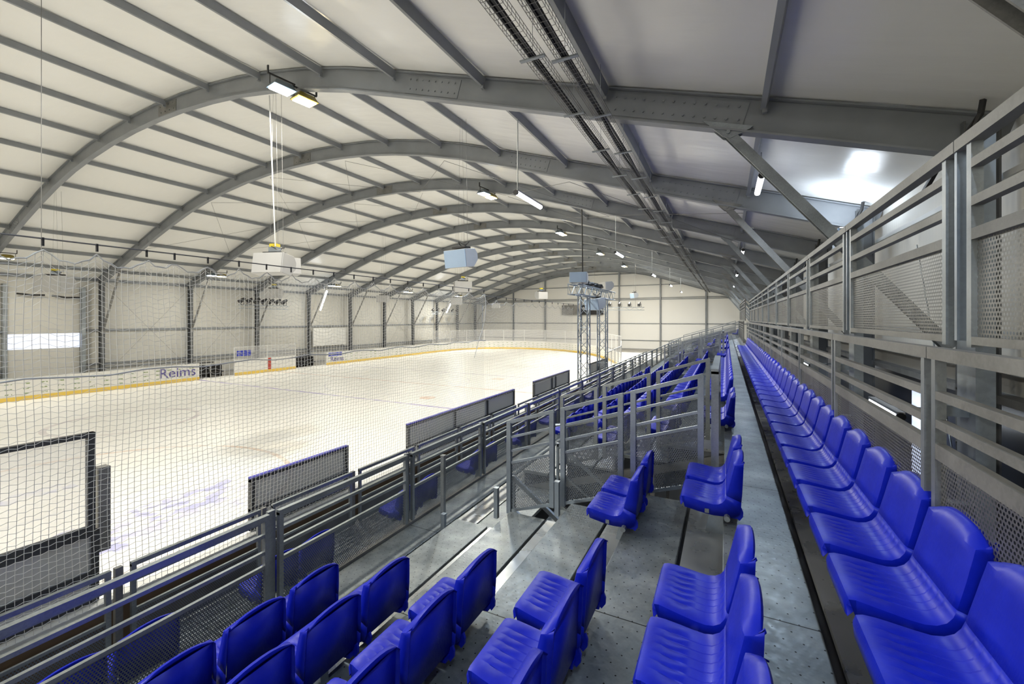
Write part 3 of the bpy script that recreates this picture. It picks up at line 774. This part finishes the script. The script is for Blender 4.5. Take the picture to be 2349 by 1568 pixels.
# back guard, lower and upper tier
yb = [.72 + 1.985 * i for i in range(12)]
yb[1] = 2.68
for i, (a, b) in enumerate(zip(yb, yb[1:])):
    if not see(.88, b, -.14, 100): continue
    guard('back_guard', 'lower tier panel of the tall back guard, %s from the camera, behind the top row' % nth(i + 1), (.88, a + .07), (.88, b - .01), -1.34, -1.34, 1.18, (.838, .728, .62), 'galv_dull', 'perf_dull', .04, .038, 'lower back guard panels', (.05, .055), .07, pm='galv', over=.035)
    r = guard('upper_guard', 'upper tier panel of the tall back guard, %s from the camera, with perforated sheet' % nth(i + 1), (.975, a + .12), (.975, b - .08), -.125, -.125, .925, (.87, .69, .535), 'galv_dull', 'perf_dull', .04, .04, 'upper back guard panels', (.055, .055), .05, pm='galv', over=.095)
for i, y in enumerate(yb[1:]):
    if not see(.95, y, 0, 100): continue
    mb = MB()
    y += .02
    mb.box(.99, 1.0, y - .085, y + .085, -1.34, .84).box(1.0, 1.055, y - .085, y - .077, -1.34, .84).box(1.0, 1.055, y + .077, y + .085, -1.34, .84).box(.955, .99, y - .012, y + .012, -.1, .78)
    for z in (-1.0, -.9, -.45): mb.box(.88, 1.0, y - .03, y + .03, z, z + .05)
    tag(mb.build('guard_post', 'galv_bright' if i < 2 else 'galv'), '%s tall channel post from the camera carrying the back guard' % nth(i + 1), 'post', 'posts of the back guard')
for i, (a, b) in enumerate([(27 + 1.985 * j, 27 + 1.985 * (j + 1)) for j in range(5)]):
    guard('back_guard', 'far lower back guard panel beyond the gap, %s of five' % nth(i + 1), (.88, a), (.88, b), -1.34, -1.34, 1.2, (.84, .73, .62), 'galv_dull', 'perf_dull', .05, .038, 'far back guard panels')
    guard('upper_guard', 'far upper back guard panel beyond the gap, %s of five' % nth(i + 1), (.96, a), (.96, b), -.1, -.1, 1.2, (.87, .69, .54), 'galv_dull', 'perf_dull', .05, .04, 'far back guard panels')
# inner front guard
yi = [.68 + 1.985 * i for i in range(24)]
for i, (a, b) in enumerate(zip(yi, yi[1:])):
    if b > 46: break
    guard('front_guard', 'inner front guard panel, %s from the left edge, above the lowest walkway' % nth(i + 1), (-3.93, a + .05), (-3.93, b - .05), TZ(6) - .02, TZ(6) - .02, .96, (.83, .66, .52), 'galv', 'perf', .045, .032, 'inner front guard panels', (.05, .05))
    mb = MB().box(-3.99, -3.95, b - .035, b + .035, TZ(6) - .1, TZ(6) + .97)
    tag(mb.build('guard_stanchion', 'galv'), '%s stanchion from the left edge along the inner front guard' % nth(i + 1), 'post', 'stanchions of the inner front guard')
# outer front guard
yo = [.55 + 1.5 * i for i in range(23)]
for i, (a, b) in enumerate(zip(yo, yo[1:])):
    guard('outer_guard', 'outer front guard panel, %s from the left edge, beside the near boards' % nth(i + 1), (-5.38, a + .08), (-5.38, b - .08), Z7 + .02, Z7 + .02, .84, (.80, .62, .44), 'galv', 'perf', .04, .026, 'outer front guard panels', (.045, .045))
    mb = MB().box(-5.46, -5.41, b - .03, b + .03, Z7 - .1, Z7 + .86)
    tag(mb.build('guard_stanchion', 'galv_dull'), '%s stanchion from the left edge along the outer guard' % nth(i + 1), 'post', 'stanchions of the outer front guard')
# cross guards at stair openings
def cross(y, names, lab, x_end=-2.42, m='galv', perf='perf'):
    xs = [x_end, x_end + .62, x_end + .70, x_end + 1.42, x_end + 1.5, -.2]
    S = H / W
    for i in range(3):
        x0, x1 = xs[2 * i], xs[2 * i + 1]
        f0 = -2.34 + (x0 + 2.38) * S - .05
        f1 = -2.34 + (x1 + 2.38) * S - .05
        guard('stair_guard', '%s %s' % (names[i], lab), (x0, y), (x1, y), f0, f1, 1.12, (.83, .68, .55), m, perf, .055, .026, 'stair opening guards', (.035, .04))
cross(4.7, ['left sloping mesh panel', 'middle sloping mesh panel', 'right sloping mesh panel'], 'at the near edge of the nearest stair opening', m='galv_bright')
cross(6.6, ['left sloping mesh panel', 'middle sloping mesh panel', 'right sloping mesh panel'], 'at the far edge of the nearest stair opening')
cross(19.65, ['left sloping mesh panel', 'middle sloping mesh panel', 'right sloping mesh panel'], 'at the near edge of the second stair opening')
cross(21.6, ['left sloping mesh panel', 'middle sloping mesh panel', 'right sloping mesh panel'], 'at the far edge of the second stair opening')
cross(36.4, ['left sloping mesh panel', 'middle sloping mesh panel', 'right sloping mesh panel'], 'at the third stair opening far down the stand')
for q, y in enumerate((34.4, 46.9)):
    guard('end_guard', ('long sloping guard across the stand, before the third opening', 'long sloping guard closing the far end of the stand')[q], (-3.9, y), (.85, y), -2.84, -1.35, 1.15, (.83, .68, .55), 'galv', 'perf', .05, .03, 'end guards')
guard('walkway_guard', 'straight guard along the top walkway beside the nearest stair opening', (-.1, 4.75), (-.1, 6.55), -1.6, -1.6, 1.07, (.83, .68, .55), 'galv', 'perf', .07, .03, 'walkway guards', (.07, .05))
guard('walkway_guard', 'straight guard along the top walkway beside the second stair opening', (-.1, 19.7), (-.1, 21.55), -1.6, -1.6, 1.07, (.83, .68, .55), 'galv', 'perf', .07, .03, 'walkway guards', (.07, .05))
for q, (x, y, z, h, l) in enumerate([(-3.36, 4.66, TZ(6), 1.02, 'tall slim square post at the foot of the steps by the front walkway'), (-2.52, 4.6, TZ(4), .26, 'short steel stub clamped to the tread left of the nearest mesh panel'),
                                     (-1.72, 4.58, TZ(3) - .05, .28, 'short steel stub between the first two nearest mesh panels'), (-3.28, 4.56, TZ(6), .30, 'short steel socket clamped beside the slim square post')]):
    mb = MB().box(x - .025, x + .025, y - .025, y + .025, z - .1, z + h).box(x - .03, x + .03, y - .03, y + .03, z + h, z + h + .012)
    tag(mb.build('stub_post', 'galv_bright' if q else 'galv'), l, 'post', 'stub posts')
# vomitory stairs
def stairs(y0, y1, label):
    r = thing('stair_flight', label, 'stairs')
    for s in (y0 + .08, y1 - .08):
        MB().bar((-2.5, s, -2.95), (-.9, s, -4.1), .05, .2).build('stringer', 'galv', r)
        MB().bar((-2.4, s, -2.0), (-.7, s, -3.2), .04, .05).bar((-2.4, s, -2.4), (-.7, s, -3.6), .03, .03).bar((-2.4, s, -2.84), (-2.4, s, -1.98), .04).bar((-1.4, s, -3.6), (-1.4, s, -2.75), .04).build('handrail', 'galv_bright', r)
    for i in range(5):
        x = -2.42 + .28 * i; z = -3.02 - .2 * i
        q = MB().box(x, x + .29, y0 + .1, y1 - .1, z - .03, z).build('step', 'tread', r)
        MB().box(x + .25, x + .29, y0 + .1, y1 - .1, z, z + .004).build('nosing', 'kick', q)
stairs(4.75, 6.5, 'steel stairs dropping through the nearest opening, yellow nosings seen through mesh')
stairs(19.7, 21.5, 'steel stairs dropping through the second opening')
r = thing('loop_handle', 'rounded grab handle at the far edge of the nearest opening', 'handle')
MB().tube([(-2.5, 6.5, -2.3), (-2.5, 6.5, -1.78), (-2.46, 6.5, -1.72), (-2.36, 6.5, -1.70), (-2.28, 6.5, -1.75), (-2.27, 6.5, -1.85), (-2.27, 6.5, -2.3)], .025, 8).build('bent_tube', 'galv_bright', r)

# ------------------------------------------------------------------ lamps
FL = []
def flood(name_, x, y, z, label, pw=1., s=1.):
    """pair bracket with two heads: cool and warm"""
    for j, (dy, mname, hm, col, c) in enumerate(((-.33, 'lamp_cool', 'gear_blue', 'cool white', (.9, .96, 1)), (.32, 'lamp_warm', 'gear_gold', 'warm yellow', (1, .845, .57)))):
        r = thing('floodlight', '%s floodlight %s' % (col, label), 'lamp', (x, y + dy, z - .05), math.radians(82), 'floodlights')
        mb = MB(); n = 4
        for (hw, hd, zz) in ((.12, .09, .16), (.20, .15, .12), (.26, .20, 0), (.275, .215, -.01), (.275, .215, -.03)):
            mb.v += [(-hw, -hd, zz), (hw, -hd, zz), (hw, hd, zz), (-hw, hd, zz)]
        for i in range(4):
            for q in range(4): a = 4 * i + q; b = 4 * i + (q + 1) % 4; mb.f.append((a, b, b + 4, a + 4))
        mb.f.append((3, 2, 1, 0)); mb.build('housing', hm, r, bevel=.008)
        MB().box(-.235, .235, -.175, .175, -.06, -.028).build('lens', mname, r, bevel=.01)
        mb = MB().bar((-.285, 0, 0), (-.285, 0, .24), .03, .012).bar((.285, 0, 0), (.285, 0, .24), .03, .012).bar((-.34, 0, .24), (.34, 0, .24), .035, .035).bar((.33 if j else -.33, 0, .24), (.33 if j else -.33, 0, .42), .05, .03)
        mb.build('bracket', 'gear', r)
        light('light', 'A', (x, y + dy, z - .13), 1.0 * pw, c, (.38, .28))
        FL.append(bpy.data.lights[-1])
M['gear_blue'] = paint('blue grey lamp housing', (.10, .13, .15), .45); M['gear_gold'] = paint('olive gold lamp housing', (.22, .17, .03), .45)
FW = 285
for q, y in enumerate((-12.6, -2.6, 7.3, 17.3, 27.3, 37.3, 47.3)):
    w_ = ['far behind the camera', 'just behind the camera', 'on the nearest arch', 'on the third arch', 'on the fifth arch', 'on the seventh arch', 'on the ninth arch'][q]
    flood('', -9.95, y, 5.82, 'under the crown side %s' % w_, FW * (1.6 if y < 0 else 4 if y > 45 else 1.9 if y > 35 else 1.2 if y > 20 else 1))
    flood('', -31.6, y, 3.05, 'low over the left wall side %s' % w_, FW * .42 * (1.6 if y < 0 else 3 if y > 45 else 1))
    r_ = (22, y)
for q, y in enumerate((2.4, 22.3, 42.3)):
    pass
def tube(x, y, z, label, L=1.5, pw=60, rz=0, pipe=None, tilt=0, col=(.66, .82, 1), off=True):
    r = thing('tube_light', label, 'lamp', (x, y, z), rz, 'fluorescent tube lights')
    mb = MB().box(-.05, .05, -L / 2, L / 2, 0, .04); mb.build('body', 'speaker', r)
    o = MB().tube([(0, -L / 2 + .03, -.03), (0, L / 2 - .03, -.03)], .055, 10).build('diffuser', 'tube', r)
    for e_ in (-1, 1): MB().tube([(0, e_ * (L / 2 - .03), -.03), (0, e_ * (L / 2 + .02), -.03)], .06, 10).build('end_cap', 'gear', r)
    if z < 0: MB().bar((0, 0, 0), (3.2 - x, 0, 0), .04, .04).build('wall_arm', 'galv', r)
    if pipe: MB().tube([(0, -L / 2 + .1, .04), (0, -L / 2 + .1, pipe - z)], .012, 6).build('hanger', 'galv', r)
    if pw: light('light', 'A', (x, y, z - .1), pw, col, (.1, L), (0, 0, rz))
    return r
for q, y in enumerate((-9.9 + 9.5, 9.6, 19.5, 29.8, 39.8, 49.6)):
    if q == 0: y = -.4
    tube(-4.34, y, 2.95, 'long fluorescent tube hanging by a pipe over the seating, %s from the camera' % nth(q + 1), 1.5, 64 if q < 4 else 130, pipe=roofz(-4.34) - .2)
for q, y in enumerate((-.5, 9.9, 19.6, 29.4, 39.5, 49.6)):
    tube(.6, y, 2.72, 'fluorescent tube under the rafters near the back guard, %s from the camera' % nth(q + 1), 1.3, 68 if q < 4 else 130, pipe=roofz(.6) - .15)
tube(2.45, 9.45, -1.5, 'long fluorescent tube glowing low behind the perforated back guard', 1.5, 14)
tube(2.45, 17.5, -1.5, 'second fluorescent tube low behind the back guard, further along', 1.5, 14)
for q, y in enumerate((26.8, 46.4)):
    r = thing('tube_light', '%s slanting fluorescent tube beside the left wall lamps' % ('nearer', 'farther')[q], 'lamp', group='left wall tubes')
    MB().tube([(-31.9, y - .1, 2.5), (-33.0, y + .1, .8)], .07, 8).build('diffuser', 'tube', r); MB().tube([(-32.3, y, 1.9), (-32.3, y, roofz(-32.3))], .01, 5).build('hanger', 'cable', r)
# upward floodlight behind the guard
r = thing('wall_floodlight', 'caged floodlight with pale front fixed behind the upper guard', 'lamp', (2.35, 11.6, 1.75))
MB().box(-.18, .18, -.28, .28, -.2, .2).build('housing', 'galv_bright', r)
MB().box(-.2, -.18, -.28, .28, -.2, .2).build('cage', 'grille', r)
MB().box(-.16, .16, -.25, .25, .2, .215).build('lens', 'tube', r)
light('light', 'A', (2.25, 11.6, 2.0), 42, (.74, .86, 1), (.6, .6), (math.radians(180), math.radians(25), 0))

# ------------------------------------------------------------------ cable trays
def tray(x, z, y0, y1, label):
    r = thing('cable_tray', label, 'cable tray', (x, 0, z), group='overhead cable trays')
    mb = MB(); wv, hv = .11, .05
    for sx, sz in ((-wv, hv), (-wv, 0), (-wv, -hv), (-.04, -hv), (.04, -hv), (wv, -hv), (wv, 0), (wv, hv)):
        mb.bar((sx, y0, sz), (sx, y1, sz), .005, .005)
    y = y0
    while y < min(y1, 34):
        for a, b in (((-wv, hv), (-wv, -hv)), ((-wv, -hv), (wv, -hv)), ((wv, -hv), (wv, hv))): mb.bar((a[0], y, a[1]), (b[0], y, b[1]), .004, .004, up=(0, 1, 0))
        y += .1
    mb.build('wire_basket', 'galv_dull', r)
    mb = MB()
    for j, dx in enumerate((-.03, .0, .032)):
        mb.tube([(dx + .012 * math.sin(yy * 1.3 + j * 2), yy, -.02 + .012 * math.sin(yy * 2.1 + j)) for yy in [y0 + .6 * i for i in range(int((y1 - y0) / .6) + 1)]], .023, 6)
    mb.build('cable_bundle', 'black', r)
    y = math.ceil(y0 / 1.67) * 1.67
    while y < y1:
        if see(x, y, z, 100):
            MB().bar((-.17, y, -.065), (.17, y, -.065), .05, .02).tube([(0, y, -.06), (0, y, roofz(x) - z)], .004, 4).build('hanger_bracket', 'galv', r)
        y += 1.67 * (1 if y < 20 else 2)
tray(-2.22, 3.4, 1.6, 58, 'left one of two wire cable trays running lengthwise below the rafters')
tray(-1.78, 3.28, 1.6, 58, 'right one of two wire cable trays running lengthwise below the rafters')

# ------------------------------------------------------------------ speakers and rigging
def speaker(x, y, z, w_, rz, label, tilt=0, top=None, hoist=False, m2='grille', gear=True):
    r = thing('loudspeaker', label, 'speaker', (x, y, z), rz, 'hanging loudspeakers')
    h = w_ * .62; dp = w_ * .62; mb = MB()
    t = math.radians(tilt)
    def T(a, b, c): return (a, b * math.cos(t) - c * math.sin(t), b * math.sin(t) + c * math.cos(t))
    prof = [(-dp * .5, -h * .5), (dp * .1, -h * .5), (dp * .5, -h * .12), (dp * .5, h * .22), (dp * .3, h * .5), (-dp * .5, h * .5)]
    mb.prism(prof, -w_ / 2, w_ / 2, lambda u, v, s: T(s, u, v)); mb.build('cabinet', 'speaker', r, bevel=.01)
    mb = MB().prism([(-dp * .5 - .02, -h * .48), (-dp * .5 - .001, -h * .48), (-dp * .5 - .001, h * .48), (-dp * .5 - .02, h * .48)], -w_ * .48, w_ * .48, lambda u, v, s: T(s, u, v)); mb.build('grille', m2, r)
    if gear:
        mb = MB().box(-w_ * .3, w_ * .3, -.12, .12, h * .55, h * .55 + .05)
        mb.tube([(.1 + w_ * .2 * math.cos(a * .5), .12 * math.sin(a * .5), h * .62 + .1 + .06 * math.sin(a)) for a in range(13)], .012, 5)
        mb.build('rigging_frame', 'gear', r)
    if hoist:
        MB().box(-.12, .14, -.09, .09, h * .6, h * .6 + .16).build('hoist_body', 'galv_bright', r); MB().box(-.1, .12, -.08, .08, h * .6 + .16, h * .6 + .25).build('hoist_cover', 'yellow', r)
    if top:
        top = roofz(x) - .02; mb = MB()
        for sx in (-.12, .12): mb.tube([(sx, 0, h * .5), (sx * .3, 0, top - z)], .0035, 4)
        mb.tube([(w_ * .3, 0, h * .6), (w_ * .22, 0, top - z)], .004, 5)
        mb.build('suspension_cable', 'cable', r)
    return r
speaker(-6.6, 10.0, 1.68, .80, math.radians(-8), 'large pale blue loudspeaker hanging in the middle of the view over the ice', 8, 5.1)
speaker(-11.3, 7.7, 1.5, .92, math.radians(18), 'large white loudspeaker with yellow topped hoist, hanging left above the net', -8, 5.9, True, 'speaker')
speaker(-11.75, 8.3, 1.55, .8, math.radians(75), 'white loudspeaker cabinet back to back with the hoist one', -6, None, False, 'speaker', False)
speaker(-26.8, 7.9, 1.55, 1.15, math.radians(30), 'white loudspeaker with yellow hoist by the loading door at far left', 0, 5.3, True, 'speaker')
speaker(-25.6, 17.4, 1.6, .95, math.radians(30), 'smaller white loudspeaker hanging before the left wall behind the net', 0, 5.8, True, 'speaker')
speaker(-14.4, 22.0, 1.95, 1.05, math.radians(40), 'white loudspeaker with black rigging hanging over mid ice', 0, 6.4, True, 'speaker')
speaker(-12.4, 29.6, 1.75, .85, math.radians(60), 'pale loudspeaker hanging against the gable, third vertical cable', 0, 6.4, True, 'speaker')
speaker(-7.7, 41.0, 2.2, .75, math.radians(-50), 'small grey loudspeaker hanging by the gable above the spotlight row', 10, 5.6)
speaker(-23.7, 25.0, 1.55, .85, math.radians(30), 'small white loudspeaker right of the slanting left tube', 0, 6, False, 'speaker')
speaker(-21.7, 39.5, 1.4, .85, math.radians(20), 'tiny white loudspeaker just right of the net edge by the gable', 0, 6.2, False, 'speaker')
speaker(-19.2, 28.4, 1.4, .9, math.radians(30), 'white loudspeaker in front of the bright tubes at the left corner', 0, 6.4, False, 'speaker')
# truss towers and beam
def truss(p, q, size, name, label, top=.02, step=None):
    r = thing(name, label, 'truss', group='aluminium stage truss'); p = Vector(p); q = Vector(q); d = (q - p); L = d.length; d.normalize()
    a = Vector((1, 0, 0)) if abs(d.z) > .5 else Vector((0, 0, 1)); b = d.cross(a).normalized(); hs = size / 2
    cs = [a * hs + b * hs, a * hs - b * hs, -a * hs - b * hs, -a * hs + b * hs]
    mb = MB()
    for c in cs: mb.tube([p + c, q + c], .03, 8)
    mb.build('main_tube', 'galv_bright', r)
    mb = MB(); n = max(2, int(L / (step or size * 1.05)))
    for i in range(n):
        for j in range(4):
            c0, c1 = cs[j], cs[(j + 1) % 4]
            if i % 2: c0, c1 = c1, c0
            mb.tube([p + d * (L * i / n) + c0, p + d * (L * (i + 1) / n) + c1], .015, 5)
            if i % 4 == 0: mb.tube([p + d * (L * i / n) + c0, p + d * (L * i / n) + c1], .011, 5)
    mb.build('lattice', 'galv_bright', r); return r
TX = -5.68
truss((TX, 18.5, ICE), (TX, 18.5, 1.0), .42, 'truss_tower', 'nearer silver lattice tower rising beside the near boards')
truss((TX, 21.7, ICE), (TX, 21.7, 1.0), .42, 'truss_tower', 'farther silver lattice tower rising beside the near boards')
truss((TX, 16.95, 1.24), (TX, 23.6, 1.24), .42, 'truss_beam', 'horizontal silver lattice beam joining the tops of the two towers')
speaker(TX + .05, 17.6, 1.72, .75, math.radians(10), 'pale blue loudspeaker standing on the near end of the truss beam', -10, None, gear=False)
speaker(TX, 22.6, 1.73, .75, math.radians(-50), 'grey loudspeaker standing on the far end of the truss beam', 5, None, m2='speaker', gear=False)
speaker(TX + .15, 19.8, .72, .85, math.radians(-25), 'pale blue loudspeaker slung under the truss beam between the towers', 12, None)
r = thing('cable_heap', 'black heap of coiled cable lying on top of the truss beam', 'cable')
MB().tube([(TX + .12 * math.sin(i * 1.7), 18.5 + .14 * i + .1 * math.sin(i * 2.3), 1.62 + .05 * math.sin(i * 1.1)) for i in range(22)], .08, 7).build('coil', 'black', r)
# stage spotlights
def spot_bar(x0, y0, x1, y1, z, n, label, s=1., where=''):
    r = thing('lighting_bar', label, 'truss'); p0, p1 = Vector((x0, y0, z)), Vector((x1, y1, z))
    mb = MB()
    for o in (0, -.28): mb.tube([p0 + Vector((0, 0, o)), p1 + Vector((0, 0, o))], .025, 6)
    for i in range(n * 2): mb.tube([p0.lerp(p1, i / (2 * n)) + Vector((0, 0, -.28 * (i % 2))), p0.lerp(p1, (i + 1) / (2 * n)) + Vector((0, 0, -.28 * ((i + 1) % 2)))], .012, 5)
    mb.build('lattice', 'galv_bright', r)
    for t_ in (.15, .85):
        c = p0.lerp(p1, t_); MB().tube([tuple(c), (c.x, c.y, roofz(c.x))], .012, 5).build('hanger', 'cable', r)
    for i in range(n):
        c = p0.lerp(p1, (i + .5) / n) + Vector((0, 0, .35 * s))
        t = thing('spotlight', 'small black spotlight, %s from the left on the lighting bar %s' % (nth(i + 1), where), 'lamp', tuple(c), 0, 'stage spotlights ' + where)
        MB().tube([(0, .18 * s, .12 * s), (0, -.05 * s, -.02 * s), (0, -.22 * s, -.14 * s)], [.09 * s, .13 * s, .16 * s], 10).build('can', 'gear', t)
        MB().bar((-.18 * s, 0, 0), (-.18 * s, 0, -.3 * s), .03, .03).bar((.18 * s, 0, 0), (.18 * s, 0, -.3 * s), .03, .03).bar((-.18 * s, 0, -.3 * s), (.18 * s, 0, -.3 * s), .03, .03).build('yoke', 'gear', t)
spot_bar(-12.4, 41, -7.2, 43.5, 1.15, 6, 'pale lighting truss with six black spotlights before the gable', 1., 'before the gable')
spot_bar(-34, 20.2, -34, 24.4, 1.1, 7, 'lighting bar with black spotlights on the left wall behind the net', 1.1, 'on the left wall')
spot_bar(-34, 44.5, -34, 51, .9, 6, 'pale lighting bar at the far left corner', 1., 'at the far left corner')
# hanging verticals
for q, (x, y, zt, zb, l) in enumerate([(-12.2, 3.4, 6.7, .75, 'thin vertical wire hanging down to the net top at far left')]):
    rod([(x, y, zt), (x, y, zb)], l, .006, 'cable', 'hanging_wire', 'hanging wires')
rod([(-11.15, 7.45, 6.1), (-11.15, 7.47, 5.6), (-11.12, 7.6, 2.0)], 'white cable dropping from the nearest arch beside the paired lamps', .016, 'cord', 'power_cable', 'power cables')
rod([(-5.9, 18.9, 5.2), (-5.85, 18.9, 1.5)], 'black power cable dropping to the truss beam', .03, 'black', 'power_cable', 'power cables')
# black flexible conduits at the eave
for q, y in enumerate((7.2, 12.2, 17.2, 22.2)):
    rod([(2.75, y - .1, 2.62), (2.72, y - .12, 2.45), (2.6, y - .05, 2.2), (2.45, y + .2, 1.95), (2.4, y + .5, 1.7)], '%s black flexible conduit bending down from the eave' % nth(q + 1), .035, 'black', 'flexible_conduit', 'eave conduits')
# rails on the stand wall
for q, z in enumerate((-.62, -1.0)):
    tag(MB().box(3.0, 3.2, YN, YF, z - .05, z + .05).build('wall_rail', 'galv_dull'), '%s horizontal cream rail on the wall behind the lower back guard' % ('upper', 'lower')[q], 'rail')
tag(MB().box(3.10, 3.195, YN + .1, 58, 1.75, 1.83).build('cable_duct', 'white'), 'slim white cable duct running along the stand wall', 'duct')
for q, y in enumerate((4.6, 8.6, 13.4)):
    rod([(3.0, y, -1.9), (3.0, y + 1.3, 1.3)], '%s thin slanting tie rod on the stand wall behind the guards' % nth(q + 1), .012, 'galv', 'tie_rod', 'stand wall tie rods')
for q, y in enumerate((5.2, 9.7, 14.2, 19)):
    tag(MB().box(3.14, 3.19, y, y + .9, -3.2, -1.35).build('window_%d' % (q + 1), 'daylight'), '%s narrow pale blue window in the dark wall band' % nth(q + 1), 'window', kind='structure')
